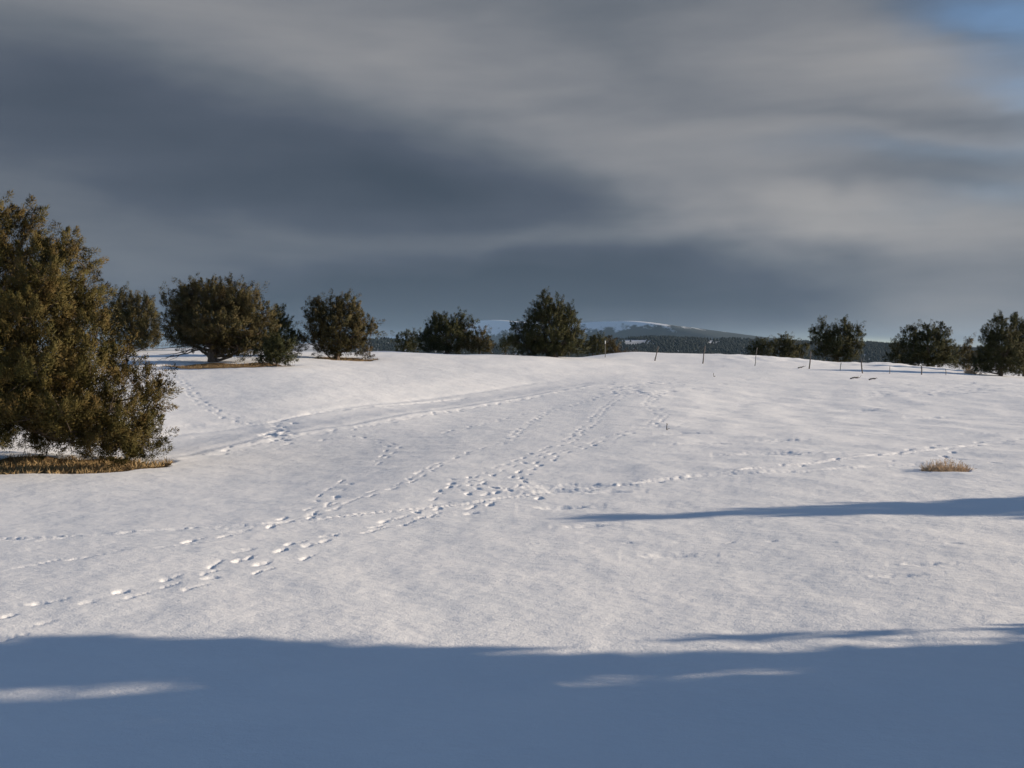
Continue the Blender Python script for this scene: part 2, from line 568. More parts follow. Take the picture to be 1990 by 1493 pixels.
walk([(365, 756), (402, 800)], 0.8, 0.12, 0.13, 0.07, 0.10)
for k in range(34):                                        # trampled spot in the lane
    q = ground_px(random.gauss(537, 14), random.gauss(840, 14))
    stamp(q[0], q[1], random.uniform(0, 3.1), 0.14, 0.07, random.uniform(0.03, 0.09), 0.2, 1.8)
walk([(380, 884), (520, 856), (700, 832), (860, 802), (1000, 780), (1140, 752)], 0.55, 0.16, 0.15, 0.07, 0.11)
walk([(420, 880), (560, 866), (720, 838)], 0.9, 0.25, 0.15, 0.07, 0.10)
walk([(640, 770), (740, 768), (820, 776), (880, 772)], 1.2, 0.5, 0.18, 0.09, 0.10, miss=0.2)
walk([(860, 842), (930, 828), (1000, 808), (1100, 788)], 0.7, 0.1, 0.16, 0.06, 0.07)
for k in range(70):                                        # trampled end of the lane
    q = ground_px(random.gauss(1240, 70), 762 - random.random() ** 1.5 * 20 + random.gauss(0, 5))
    stamp(q[0], q[1], random.uniform(-0.5, 0.6), 0.24, 0.10, random.uniform(0.03, 0.09), 0.25, 1.8)
for k in range(80):                                        # scuffed snow far right
    q = ground_px(random.uniform(1690, 1990), random.uniform(742, 772))
    stamp(q[0], q[1], random.uniform(-0.4, 0.4), random.uniform(0.2, 0.5), random.uniform(0.10, 0.18), random.uniform(0.03, 0.08), 0.2, 1.6)
for px, py, ln, dp in ((1490, 881, 0.55, 0.13), (1105, 945, 0.55, 0.12), (1090, 955, 0.4, 0.1), (1520, 856, 0.3, 0.1), (1325, 842, 0.35, 0.1), (1820, 812, 0.5, 0.13), (1715, 846, 0.3, 0.1), (1905, 843, 0.45, 0.1), (1275, 830, 0.3, 0.12),
                       (1180, 957, 0.3, 0.07), (1140, 1024, 0.22, 0.06), (1090, 987, 0.3, 0.07), (1300, 1078, 0.25, 0.05), (1745, 1120, 0.2, 0.04), (1790, 1098, 0.16, 0.05), (1680, 797, 0.6, 0.12), (1360, 862, 0.5, 0.08), (1640, 880, 0.3, 0.06)):
    q = ground_px(px, py)
    stamp(q[0], q[1], 0.05, ln, ln * 0.42, dp * 0.7, 0.2, 1.3)
# old ski or sled line across the field
rut([(0, 1049), (180, 1042), (330, 1030), (520, 1020), (700, 1001), (850, 986), (1000, 966), (1110, 954)], 0.06, 0.034, 0.5, 0.2)
rut([(1180, 945), (1400, 921), (1580, 899), (1750, 880), (1985, 857)], 0.09, 0.03, 0.4, 0.4)
rut([(520, 813), (640, 790), (720, 783), (900, 768)], 0.14, 0.035, 0.4, 0.35)
rut([(330, 822), (450, 815), (540, 806)], 0.12, 0.03, 0.4, 0.4)
rut([(1400, 922), (1560, 917), (1720, 905), (1800, 903)], 0.10, 0.03, 0.4, 0.3)
CUT *= 1 + 0.35 * pnoise(XX / 0.09, YY / 0.11)
ZZ += CUT + LIP * (CUT > -0.02)

# snow-free wells under the junipers
WELLS = []


def well(cx, cy, ax, ay, dep, ang=0.0):
    c, s = math.cos(ang), math.sin(ang)
    X, Y = XX - cx, YY - cy
    u, v = (X * c + Y * s) / ax, (-X * s + Y * c) / ay
    th = np.arctan2(v, u)
    e = np.hypot(u, v) * (1 + 0.10 * np.sin(3 * th + cx) + 0.06 * np.sin(7 * th + cy))
    ZZ[...] -= dep * (1 - sstep(e, 0.80, 1.02))
    WELLS.append((cx, cy, ax, ay, dep, ang))


wb = ground_px(110, 906); well(wb[0], wb[1] + 0.3, 2.75, 1.7, 0.16)
wa = ground_px(430, 712); well(wa[0] + 0.2, wa[1] + 0.6, 4.0, 1.8, 0.16)
wc = ground_px(655, 698); well(wc[0] + 0.3, wc[1] + 0.6, 2.4, 1.6, 0.14)
wt = ground_px(1838, 914); well(wt[0], wt[1], 0.44, 0.5, 0.07)

V = np.stack([XX, YY, ZZ], -1).reshape(-1, 3)
I = np.arange(nr * na).reshape(nr, na)
J = np.roll(I, -1, axis=1)
quads = np.stack([I[:-1].ravel(), I[1:].ravel(), J[1:].ravel(), J[:-1].ravel()], -1)
# orientation: upward normals
centre = len(V)
V = np.vstack([V, [[0, 0, float(base_z(np.array([0.]), np.array([0.]))[0])]]])


def mat_new(name):
    m = bpy.data.materials.new(name)
    m.use_nodes = True
    T = NT(m.node_tree)
    bs = m.node_tree.nodes['Principled BSDF']
    return m, T, bs


# snow: near-white, faint soil tint and fine crystalline relief
snow, T, bs = mat_new('snow')
geo = T.add('ShaderNodeNewGeometry')
pos = geo.outputs['Position']
n1 = T.noise(T.mapping(pos, (0.5, 0.6, 0.5)), 1.0, 5.0, 0.6)
col = T.ramp(n1.outputs[0], [(0.3, (0.80, 0.82, 0.85)), (0.7, (0.88, 0.885, 0.90))])
T.l.new(col, bs.inputs['Base Color'])
bs.inputs['Roughness'].default_value = 0.75
bs.inputs['Specular IOR Level'].default_value = 0.2
cdat = T.add('ShaderNodeVectorMath'); cdat.operation = 'LENGTH'; T.l.new(pos, cdat.inputs[0])
fd = T.smooth(cdat.outputs['Value'], 8, 70, 1.0, 1.2)
g1 = T.noise(pos, 55.0, 3.0, 0.65)
g2 = T.noise(T.mapping(pos, (1, 1.5, 1), rot=(0, 0, 0.5)), 5.5, 4.0, 0.6)
b1 = T.add('ShaderNodeBump'); b1.inputs['Distance'].default_value = 0.010; T.l.new(T.m('MULTIPLY', fd, 0.42), b1.inputs['Strength']); T.l.new(g1.outputs[0], b1.inputs['Height'])
b2 = T.add('ShaderNodeBump'); b2.inputs['Distance'].default_value = 0.045; T.l.new(T.m('MULTIPLY', fd, 0.38), b2.inputs['Strength']); T.l.new(g2.outputs[0], b2.inputs['Height']); T.l.new(b1.outputs[0], b2.inputs['Normal'])
T.l.new(b2.outputs[0], bs.inputs['Normal'])

me = fast_mesh('snow_field', V, quads[:, ::-1], True)
import bmesh
ground = link('snow_field', me, snow)
tag(ground, 'rolling snow-covered field crossed by footprints and an old lane', 'snow', kind='structure')
inner = [(centre, int(I[0, j]), int(J[0, j])) for j in range(na)]
mc = bpy.data.meshes.new('snow_cap')
# close the little hole under the viewpoint within the same sheet
bm = bmesh.new(); bm.from_mesh(me); bm.verts.ensure_lookup_table()
for a, b_, c_ in inner:
    bm.faces.new((bm.verts[a], bm.verts[c_], bm.verts[b_])).smooth = True
bm.to_mesh(me); bm.free(); bpy.data.meshes.remove(mc)
me.update()


def snow_z(x, y):
    """height of the finished sheet (bilinear in the fine fan)"""
    r = math.hypot(x, y); a = math.atan2(x, y)
    a = a if a >= AZ[0] else a + 2 * math.pi
    i = int(np.clip(np.searchsorted(RR, r) - 1, 0, nr - 2)); j = int(np.clip(np.searchsorted(AZ, a) - 1, 0, na - 2))
    fr = np.clip((r - RR[i]) / (RR[i + 1] - RR[i]), 0, 1); fa = np.clip((a - AZ[j]) / (AZ[j + 1] - AZ[j]), 0, 1)
    return float((ZZ[i, j] * (1 - fr) + ZZ[i + 1, j] * fr) * (1 - fa) + (ZZ[i, j + 1] * (1 - fr) + ZZ[i + 1, j + 1] * fr) * fa)


# ------------------------------------------------------------------ materials for vegetation
def foliage_mat(name, stops, rough=0.7):
    m, T, bs = mat_new(name)
    gi = T.add('ShaderNodeNewGeometry')
    oi = T.add('ShaderNodeObjectInfo')
    big = T.noise(gi.outputs['Position'], 1.5, 3.0, 0.65)
    f = T.m('ADD', T.m('MULTIPLY', gi.outputs['Random Per Island'], 0.14), T.m('MULTIPLY', big.outputs[0], 1.05))
    f = T.m('ADD', f, T.m('MULTIPLY', T.m('SUBTRACT', oi.outputs['Random'], 0.5), 0.15))
    f = T.m('SUBTRACT', f, 0.12, clamp=True)
    c = T.ramp(f, stops)
    T.l.new(c, bs.inputs['Base Color'])
    bs.inputs['Roughness'].default_value = rough
    bs.inputs['Specular IOR Level'].default_value = 0.15
    return m


leaf_big = foliage_mat('juniper_foliage', [(0.2, (0.040, 0.042, 0.012)), (0.5, (0.076, 0.062, 0.018)), (0.8, (0.125, 0.076, 0.027))])
leaf_far = foliage_mat('juniper_foliage_green', [(0.2, (0.027, 0.036, 0.014)), (0.5, (0.050, 0.052, 0.020)), (0.85, (0.085, 0.070, 0.029))])
leaf_tan = foliage_mat('juniper_foliage_brown', [(0.2, (0.036, 0.040, 0.016)), (0.5, (0.080, 0.065, 0.027)), (0.85, (0.140, 0.093, 0.043))])


def simple_noise_mat(name, c1, c2, scale, stretch=(1, 1, 1), bump=0.0, rough=0.85):
    m, T, bs = mat_new(name)
    gi = T.add('ShaderNodeTexCoord')
    nz = T.noise(T.mapping(gi.outputs['Object'], stretch), scale, 5.0, 0.6)
    T.l.new(T.ramp(nz.outputs[0], [(0.3, c1), (0.7, c2)]), bs.inputs['Base Color'])
    bs.inputs['Roughness'].default_value = rough
    bs.inputs['Specular IOR Level'].default_value = 0.2
    if bump:
        b = T.add('ShaderNodeBump'); b.inputs['Distance'].default_value = bump; b.inputs['Strength'].default_value = 0.7
        T.l.new(nz.outputs[0], b.inputs['Height']); T.l.new(b.outputs[0], bs.inputs['Normal'])
    return m


bark = simple_noise_mat('juniper_bark', (0.06, 0.045, 0.035), (0.17, 0.13, 0.105), 9.0, (1, 1, 0.2), 0.02)
deadwood = simple_noise_mat('grey_deadwood', (0.05, 0.045, 0.04), (0.16, 0.14, 0.125), 12.0, (1, 1, 0.3), 0.01)
soil = simple_noise_mat('needle_litter', (0.13, 0.085, 0.045), (0.26, 0.17, 0.09), 6.0, (1, 1, 1), 0.03)
straw = foliage_mat('dead_grass', [(0.2, (0.20, 0.14, 0.07)), (0.5, (0.35, 0.25, 0.13)), (0.85, (0.48, 0.36, 0.21))], 0.8)
tan_twig = foliage_mat('dry_twig', [(0.2, (0.42, 0.30, 0.19)), (0.5, (0.58, 0.44, 0.30)), (0.85, (0.70, 0.58, 0.44))], 0.8)
brushm = foliage_mat('brown_brush', [(0.2, (0.06, 0.042, 0.028)), (0.5, (0.10, 0.068, 0.042)), (0.85, (0.14, 0.10, 0.06))], 0.8)
post_wood = simple_noise_mat('weathered_post', (0.07, 0.06, 0.055), (0.20, 0.175, 0.16), 6.0, (1, 1, 0.15), 0.01)
steel = simple_noise_mat('dull_steel', (0.10, 0.095, 0.09), (0.20, 0.19, 0.19), 8.0, (1, 1, 1), 0.0, 0.5)
white_cap = simple_noise_mat('white_paint', (0.72, 0.72, 0.70), (0.82, 0.82, 0.80), 6.0)


# ------------------------------------------------------------------ junipers
def sprig_mesh(P, Dr, L, Wd, out=None):
    """one bent diamond per sprig"""
    N = len(P)
    Dr = unit(Dr)
    s = unit(np.cross(Dr, rng.normal(size=(N, 3)) if out is None else out + rng.normal(size=(N, 3)) * 0.3))
    nrm = np.cross(Dr, s)
    mid = P + Dr * (L * 0.5)[:, None] + nrm * (L * 0.10)[:, None]
    V = np.empty((N, 4, 3))
    V[:, 0] = P
    V[:, 1] = mid + s * Wd[:, None]
    V[:, 2] = P + Dr * L[:, None]
    V[:, 3] = mid - s * Wd[:, None]
    return V.reshape(-1, 3), np.arange(N * 4).reshape(N, 4)


def needle_mesh(P, Dr, L, Wd, out):
    """one slim triangle per needle spray, facing away from the clump it grows on"""
    N = len(P)
    Dr = unit(Dr)
    s = unit(np.cross(Dr, out + rng.normal(size=(N, 3)) * 0.3))
    V = np.empty((N, 3, 3))
    V[:, 0] = P - s * Wd[:, None]
    V[:, 1] = P + s * Wd[:, None]
    V[:, 2] = P + Dr * L[:, None]
    return V.reshape(-1, 3), np.arange(N * 3).reshape(N, 3)


def crown_points(lobes, dens, per, tuft, L, W, up=0.55, inner=0.35, rough=0.16):
    """lobes: (x, y, z, rx, ry, rz) in metres from the tree's base"""
    P, Dr, LL, WW, OO = [], [], [], [], []
    lob = np.array(lobes, float)
    for i, (x, y, z, rx, ry, rz) in enumerate(lobes):
        area = 4 * math.pi * ((((rx * ry) ** 1.6 + (rx * rz) ** 1.6 + (ry * rz) ** 1.6) / 3) ** (1 / 1.6))
        nt = max(12, int(area * dens))
        d = unit(rng.normal(size=(nt, 3)))
        inn = rng.random(nt) < inner
        f = np.where(inn, rng.uniform(0.3, 0.8, nt), rng.normal(0.93, rough, nt))
        c = np.array([x, y, z]) + d * np.array([rx, ry, rz]) * f[:, None]
        # drop tufts buried deep inside other lobes
        keep = np.ones(nt, bool)
        for j in range(len(lob)):
            if j == i: continue
            q = (((c - lob[j, :3]) / lob[j, 3:]) ** 2).sum(1)
            keep &= ~((q < 0.35) & (rng.random(nt) < 0.8))
        keep &= c[:, 2] > 0.12
        c, d = c[keep], d[keep]
        nt = len(c)
        if nt == 0: continue
        ax = unit(d * (1 - up) + np.array([0, 0, up]) + rng.normal(size=(nt, 3)) * 0.28)
        tl = tuft * np.where(rng.random(nt) < 0.14, rng.uniform(1.3, 1.9, nt), rng.uniform(0.5, 1.2, nt))
        k = per
        t = rng.random((nt, k)) ** 0.8
        rad = 0.5 * tl[:, None] * (1.0 - 0.8 * t) * np.sqrt(rng.random((nt, k)))
        off = unit(rng.normal(size=(nt, k, 3)))
        p = c[:, None] + ax[:, None] * (t * tl[:, None])[..., None] + off * rad[..., None]
        dd = ax[:, None] * 0.8 + off * 0.65 + rng.normal(size=(nt, k, 3)) * 0.35
        oo = off * 0.6 + d[:, None] * 0.75
        P.append(p.reshape(-1, 3)); Dr.append(dd.reshape(-1, 3)); OO.append(unit(oo).reshape(-1, 3))
        m = nt * k
        LL.append(L * rng.uniform(0.6, 1.3, m)); WW.append(W * rng.uniform(0.6, 1.3, m))
    P = np.vstack(P); Dr = np.vstack(Dr); LL = np.concatenate(LL); WW = np.concatenate(WW); OO = np.vstack(OO)
    ok = P[:, 2] > 0.03
    return P[ok], Dr[ok], LL[ok], WW[ok], OO[ok]


def limb_path(a, b, sag=0.1, m=7, wig=0.06):
    a, b = np.array(a, float), np.array(b, float)
    t = np.linspace(0, 1, m)[:, None]
    L = np.linalg.norm(b - a)
    p = a + (b - a) * t
    p[:, 2] -= (np.sin(t[:, 0] * math.pi)) * sag * L
    p[1:-1] += rng.normal(size=(m - 2, 3)) * wig * L * 0.35
    return p


def tree(name, base, lobes, mat, label, group=None, trunk_h=None, trunk_r=0.16, dens=9, per=34, tuft=0.42, L=0.17, W=0.032, up=0.55, inner=0.35, cat='tree', holes=None, lean=(0, 0), rough=0.16, limb=0.45, kmin=1):
    root = empty(name, base)
    tag(root, label, cat, group)
    top = max(l[2] for l in lobes)
    if trunk_h is None: trunk_h = top * 0.55
    tb = Tubes()
    tops = np.array([lean[0], lean[1], trunk_h])
    n_ = 8
    tr = limb_path((0, 0, -0.25), tops, 0, n_, 0.05)
    tr[0] = (0, 0, -0.25)
    tb.tube(tr, np.linspace(trunk_r * 1.25, trunk_r * 0.55, n_), 9, 0.18)
    for (x, y, z, rx, ry, rz) in lobes:
        k = int(np.clip(n_ * (z * 0.55) / max(trunk_h, 0.1), kmin, n_ - 1))
        st = tr[k]
        rr = trunk_r * limb
        tb.tube(limb_path(st, (x, y, z), 0.08), np.linspace(rr, rr * 0.3, 7), 6, 0.15)
        for q in range(5):
            e = np.array([x, y, z]) + unit(rng.normal(size=3)) * np.array([rx, ry, rz]) * 0.85
            if e[2] > 0.1:
                tb.tube(limb_path((x, y, z), e, 0.05, 5), np.linspace(rr * 0.35, rr * 0.08, 5), 4)
    tb.build('trunk', bark, root)
    # the tufts stand proud of the lobes they grow on; skirts that reach the ground keep their full depth
    lobes = [(x, y, z - 0.15 * tuft, max(rx - 0.42 * tuft, 0.45 * rx), max(ry - 0.42 * tuft, 0.45 * ry), max(rz - 0.5 * tuft, 0.45 * rz)) if z - rz > 0.45 else
             (x, y, z - 0.25 * tuft, max(rx - 0.3 * tuft, 0.5 * rx), max(ry - 0.3 * tuft, 0.5 * ry), rz) for x, y, z, rx, ry, rz in lobes]
    P, Dr, LL, WW, OO = crown_points(lobes, dens, per, tuft, L, W, up, inner, rough)
    if holes is not None:
        ok = holes(P + np.array(base))
        P, Dr, LL, WW, OO = P[ok], Dr[ok], LL[ok], WW[ok], OO[ok]
    Vv, Fv = needle_mesh(P, Dr, LL, WW, OO)
    me = fast_mesh('crown', Vv, Fv, True)
    # sprays are shaded as parts of their clump rather than as separate flat flecks
    me.normals_split_custom_set_from_vertices(np.repeat(unit(OO + rng.normal(size=OO.shape) * 0.22), 3, axis=0).astype(np.float32))
    link('crown', me, mat, root)
    return root


def px_lobes(base, lobes, scale_depth=1.0):
    """lobes given in photo pixels (x, y, rx, ry[, depth offset in m]) at the tree's own depth"""
    out = []
    for l in lobes:
        px, py, rx, ry = l[:4]
        dyo = l[4] if len(l) > 4 else 0.0
        Yd = base[1] + dyo
        d = px_to_dir(px, py)
        t = Yd / d[1]
        w = np.array([d[0] * t, Yd, EYE + d[2] * t])
        s = Yd / F
        out.append((w[0] - base[0], dyo, w[2] - base[2], rx * s, (rx * 0.5 + ry * 0.5) * s * scale_depth, ry * s))
    return out


def grounded(px, Yd, sink=0.0):
    p = at_depth(px, Yd)
    return np.array([p[0], p[1], snow_z(p[0], p[1]) - sink])


FT = dict(dens=10, per=100, tuft=0.52, L=0.095, W=0.016, rough=0.13)
# the big juniper at the left edge
bp = grounded(-45, 25.0)
big_lobes = px_lobes(bp, [
    (20, 442, 42, 52), (62, 436, 26, 34), (-40, 470, 70, 90), (35, 500, 70, 60), (125, 485, 40, 48), (165, 520, 30, 50), (90, 540, 75, 70, -0.8), (-30, 600, 110, 110, 0.5),
    (60, 620, 90, 85, -1.2), (150, 610, 60, 75, -0.3), (185, 660, 45, 70, -1.0), (-50, 720, 120, 110, -1.5), (70, 720, 95, 80, -1.7), (170, 730, 70, 75, -1.2), (240, 720, 50, 60, -0.6), (285, 765, 42, 55, -0.4),
    (20, 800, 70, 55, -1.9), (120, 800, 70, 60, -1.9), (210, 800, 70, 62, -1.4), (275, 825, 42, 45, -0.9), (-60, 820, 80, 50, -1.0), (228, 862, 55, 36, -1.2), (265, 858, 34, 30, -1.0), (140, 838, 42, 26, -1.6),
    (60, 660, 150, 150, 1.2), (100, 780, 140, 90, 1.3), (5, 855, 22, 24, -2.2), (288, 850, 34, 40, -0.7), (240, 872, 56, 34, -1.0), (185, 852, 56, 34, -1.5), (60, 815, 70, 45, -2.0), (-20, 825, 60, 50, -2.1), (300, 790, 36, 55, -0.2), (120, 830, 60, 34, -1.0), (215, 830, 60, 50, 0.6), (110, 835, 80, 36, 0.4),
])
big = tree('juniper_tree', bp, big_lobes, leaf_big, 'large olive-brown juniper filling the left edge, taller than every other tree', None,
           trunk_h=3.4, trunk_r=0.24, dens=13, per=190, tuft=0.46, L=0.064, W=0.0096, up=0.6, rough=0.12, limb=0.22, kmin=4)
JG = 'junipers scattered along the crest'

TREES = [
    # column, depth, lobes, material, label, trunk height, trunk radius
    (255, 72, [(235, 600, 34, 38), (265, 610, 38, 40), (285, 640, 26, 40), (240, 650, 40, 40), (290, 672, 22, 26)], 'tan', 'grey-brown juniper half hidden behind the large left-edge juniper', 1.6, 0.14, 'juniper_tree'),
    (415, 59.5, [(355, 590, 40, 38), (400, 575, 50, 34), (455, 578, 50, 36), (495, 610, 42, 40), (345, 630, 36, 34), (400, 625, 60, 42), (460, 635, 60, 40), (505, 645, 34, 32), (350, 655, 34, 24), (400, 660, 44, 24), (470, 665, 48, 18), (420, 605, 80, 50, 0.9), (425, 640, 70, 36, -0.8), (375, 668, 36, 18, 0.3), (440, 668, 44, 20, 0.4), (495, 672, 40, 18, 0.2), (465, 678, 40, 14, -0.6)], 'tan', 'broad round-topped juniper on a bare trunk, with a dead limb trailing left', 1.7, 0.26, 'juniper_tree'),
    (543, 66, [(540, 625, 20, 32), (552, 650, 26, 34), (535, 665, 26, 24), (568, 668, 18, 22)], 'far', 'dark pointed juniper standing directly behind the small young juniper', 1.5, 0.10, 'juniper_tree'),
    (538, 56, [(540, 678, 22, 20), (520, 692, 22, 18), (555, 688, 24, 24), (537, 702, 32, 14), (508, 705, 14, 10)], 'far', 'small bushy young juniper in front of the gap right of the trailing-limb tree', 0.8, 0.07, 'juniper_tree'),
    (655, 66, [(605, 608, 14, 28), (620, 625, 26, 34), (645, 602, 30, 26), (672, 598, 24, 30), (690, 610, 20, 28), (655, 640, 50, 36), (700, 640, 24, 32), (722, 640, 15, 28), (610, 655, 24, 22), (650, 668, 46, 22), (690, 665, 30, 22), (630, 684, 20, 10)], 'tan', 'ragged many-pointed juniper with a low round shrub at its right foot', 1.4, 0.16, 'juniper_tree'),
    (710, 67, [(710, 686, 9, 8)], 'tan', 'low round shrub at the right foot of the ragged many-pointed juniper', 0.2, 0.04, 'shrub'),
    (783, 90, [(775, 662, 9, 18), (792, 656, 12, 18), (787, 676, 18, 12), (806, 668, 12, 18)], 'far', 'cluster-edge small juniper at the left end of the middle clump', 0.8, 0.06, 'juniper_tree'),
    (868, 81, [(862, 630, 20, 24), (885, 632, 16, 20), (845, 648, 26, 26), (905, 642, 18, 22), (870, 660, 44, 26), (828, 666, 22, 20), (905, 670, 26, 18), (850, 676, 34, 12)], 'far', 'wide dark juniper in the middle clump, between two smaller ones', 1.2, 0.14, 'juniper_tree'),
    (932, 80, [(935, 655, 16, 20), (925, 670, 22, 18), (944, 672, 14, 16), (930, 680, 24, 9)], 'tan', 'brown-tinged juniper at the right end of the middle clump', 0.8, 0.08, 'juniper_tree'),
    (982, 92, [(985, 664, 14, 16), (975, 676, 14, 12), (996, 672, 12, 16)], 'far', 'small dark juniper tucked against the left side of the tallest crest juniper', 0.7, 0.06, 'juniper_tree'),
    (1075, 78, [(1060, 596, 20, 22), (1085, 602, 16, 24), (1108, 612, 13, 24), (1040, 618, 20, 22), (1068, 626, 32, 30), (1105, 640, 24, 30), (1020, 640, 20, 20), (1040, 652, 36, 30), (1080, 660, 46, 30), (1118, 664, 22, 26), (1015, 672, 24, 20), (1060, 680, 46, 12), (1100, 682, 34, 11)], 'far', 'tallest juniper on the central crest, with a jagged double top', 1.6, 0.20, 'juniper_tree'),
    (1152, 98, [(1150, 664, 13, 18), (1145, 680, 16, 12), (1166, 664, 12, 16), (1165, 680, 16, 12)], 'far', 'short juniper just right of the tallest crest juniper', 0.7, 0.06, 'juniper_tree'),
    (1187, 100, [(1186, 666, 11, 14), (1190, 680, 14, 10), (1176, 676, 10, 12)], 'tan', 'short brownish juniper behind the white-tipped post at the crest', 0.7, 0.06, 'juniper_tree'),
    (1477, 97, [(1475, 672, 18, 18), (1466, 684, 14, 12), (1488, 682, 16, 14)], 'far', 'low rounded juniper at the left end of the pair right of centre', 0.7, 0.07, 'juniper_tree'),
    (1522, 98, [(1524, 662, 18, 14), (1512, 676, 20, 16), (1538, 678, 18, 18), (1524, 690, 26, 10)], 'far', 'dome-shaped juniper between the low rounded one and the wide spreading one', 0.8, 0.08, 'juniper_tree'),
    (1560, 99, [(1560, 676, 14, 14), (1555, 690, 18, 10)], 'far', 'short dark juniper against the left side of the wide spreading juniper', 0.6, 0.06, 'juniper_tree'),
    (1627, 95, [(1600, 648, 22, 18), (1634, 642, 24, 16), (1658, 652, 16, 18), (1595, 668, 20, 20), (1628, 668, 36, 24), (1664, 672, 15, 18), (1610, 688, 30, 14), (1645, 692, 28, 12)], 'far', 'wide spreading juniper right of centre, beside the distant valley gap', 1.2, 0.14, 'juniper_tree'),
    (1740, 93, [(1742, 680, 15, 18), (1735, 696, 16, 14), (1752, 698, 16, 14)], 'far', 'small dark juniper at the left shoulder of the dome-topped right juniper', 0.7, 0.06, 'juniper_tree'),
    (1803, 90, [(1765, 655, 18, 20), (1802, 646, 26, 18), (1828, 656, 22, 22), (1775, 680, 24, 26), (1812, 680, 34, 28), (1845, 684, 20, 24), (1790, 706, 34, 14), (1835, 706, 26, 14)], 'far', 'dark dome-topped juniper near the right edge, with a smaller one on each side', 1.3, 0.15, 'juniper_tree'),
    (1878, 92, [(1880, 676, 15, 18), (1868, 692, 16, 18), (1892, 696, 16, 18), (1880, 710, 22, 12)], 'tan', 'pale small juniper in the gap between the two largest right-edge junipers', 0.8, 0.07, 'juniper_tree'),
    (1945, 72, [(1940, 650, 24, 28), (1915, 672, 16, 26), (1955, 675, 34, 32), (1925, 695, 26, 26), (1970, 700, 30, 28), (1940, 716, 38, 16), (1908, 708, 16, 20)], 'far', 'tall dark juniper at the right edge, nearest of the right-hand trees', 1.2, 0.14, 'juniper_tree'),
    (1990, 79, [(1976, 640, 16, 22), (2000, 645, 24, 26), (1990, 670, 34, 30), (2020, 690, 34, 32), (1990, 706, 36, 22)], 'far', 'juniper cut off by the right edge, behind the nearest right-hand one', 1.2, 0.14, 'juniper_tree'),
]
MATS = {'far': leaf_far, 'tan': leaf_tan}
for col_, Yd, lb, mk, lab, th, trr, nm in TREES:
    b = grounded(col_, Yd)
    tw = px_lobes(b, lb)
    if len(tw) > 4:                                    # the crown's dense heart
        q = np.array(tw); lo = (q[:, :3] - q[:, 3:]).min(0); hi = (q[:, :3] + q[:, 3:]).max(0)
        low = max(lo[2], 0.25)
        c = (lo + hi) / 2; e = (hi - lo) / 2
        tw.append((c[0], 0.0, low + (hi[2] - low) * 0.40, e[0] * 0.60, e[0] * 0.55, (hi[2] - low) * 0.36))
        for k in range(9):                             # leaders and side tips that break the outline
            j = random.randrange(len(lb)); a = random.uniform(-1.9, 1.9)
            x_, y_, z_, rx_, ry_, rz_ = tw[j]
            tw.append((x_ + rx_ * math.sin(a) * 0.9, y_ + random.uniform(-0.6, 0.6) * ry_, z_ + rz_ * math.cos(a) * 0.95, random.uniform(0.16, 0.30), random.uniform(0.16, 0.30), random.uniform(0.32, 0.62)))
    root = tree(nm, b, tw, MATS[mk], lab, JG if nm == 'juniper_tree' else None, trunk_h=th, trunk_r=trr, cat='shrub' if nm == 'shrub' else 'tree', **FT)
    if 'trailing' in lab and 'broad' in lab:
        tb = Tubes()
        for (x1, z1, x2, z2, r) in ((-0.2, 1.0, -2.6, 0.28, 0.06), (-0.3, 1.2, -3.2, 0.75, 0.05), (-1.3, 0.75, -2.4, 0.1, 0.03), (-1.7, 0.6, -3.0, 0.45, 0.03), (-0.9, 0.85, -1.9, 0.5, 0.03), (-2.2, 0.4, -3.1, 0.15, 0.025)):
            tb.tube(limb_path((x1, -0.2, z1), (x2, -0.5, z2), 0.04), np.linspace(r, r * 0.3, 7), 6, 0.1)
        o = tb.build('dead_limb', deadwood, root)
        o['label'] = 'bare grey dead limb trailing to the snow on the left'


# ------------------------------------------------------------------ trees out of frame on the right that shade the foreground
def sun_hit(px, py, x0):
    """point on the ray from that ground pixel to the sun, at world x = x0"""
    q = ground_px(px, py)
    s = np.array(sun_vec)
    return q + s * ((x0 - q[0]) / s[0])


CASTX = 11.5
gaps_ = [(sun_hit(1325, 1315, CASTX), 0.15, 0.26), (sun_hit(60, 1358, CASTX), 0.13, 0.26), (sun_hit(455, 1323, CASTX), 0.10, 0.16),
         (sun_hit(300, 1405, CASTX), 0.07, 0.17), (sun_hit(300, 1446, CASTX), 0.07, 0.15), (sun_hit(540, 1450, CASTX), 0.075, 0.15), (sun_hit(520, 1402, CASTX), 0.08, 0.17)]


def cast_holes(P):
    s = np.array(sun_vec)
    q = P - s[None] * ((P[:, 0] - CASTX) / s[0])[:, None]
    ok = np.ones(len(P), bool)
    for c, ry, rz in gaps_:
        ok &= (((q[:, 1] - c[1]) / (ry * 1.45)) ** 2 + ((q[:, 2] - c[2]) / (rz * 1.45)) ** 2) > 1
    # the crowns end where the shade ends
    pts = np.array([sun_hit(x, y, CASTX) for x, y in EDGE])
    o = np.argsort(pts[:, 2])
    lim = np.interp(q[:, 2], pts[o, 2], pts[o, 1])
    # a thin outer bough that draws the faint band above the edge on the right
    bp_ = np.array([sun_hit(x, y, CASTX) for x, y in ((1250, 1243), (1600, 1234), (1990, 1224), (2300, 1216))])
    o2 = np.argsort(bp_[:, 2])
    bough = (np.abs(q[:, 1] - np.interp(q[:, 2], bp_[o2, 2], bp_[o2, 1])) < 0.035) & (q[:, 2] < bp_[:, 2].max()) & (rng.random(len(P)) < 0.3)
    return ok & ((q[:, 1] < lim + rng.normal(0, 0.03, len(P))) | bough)


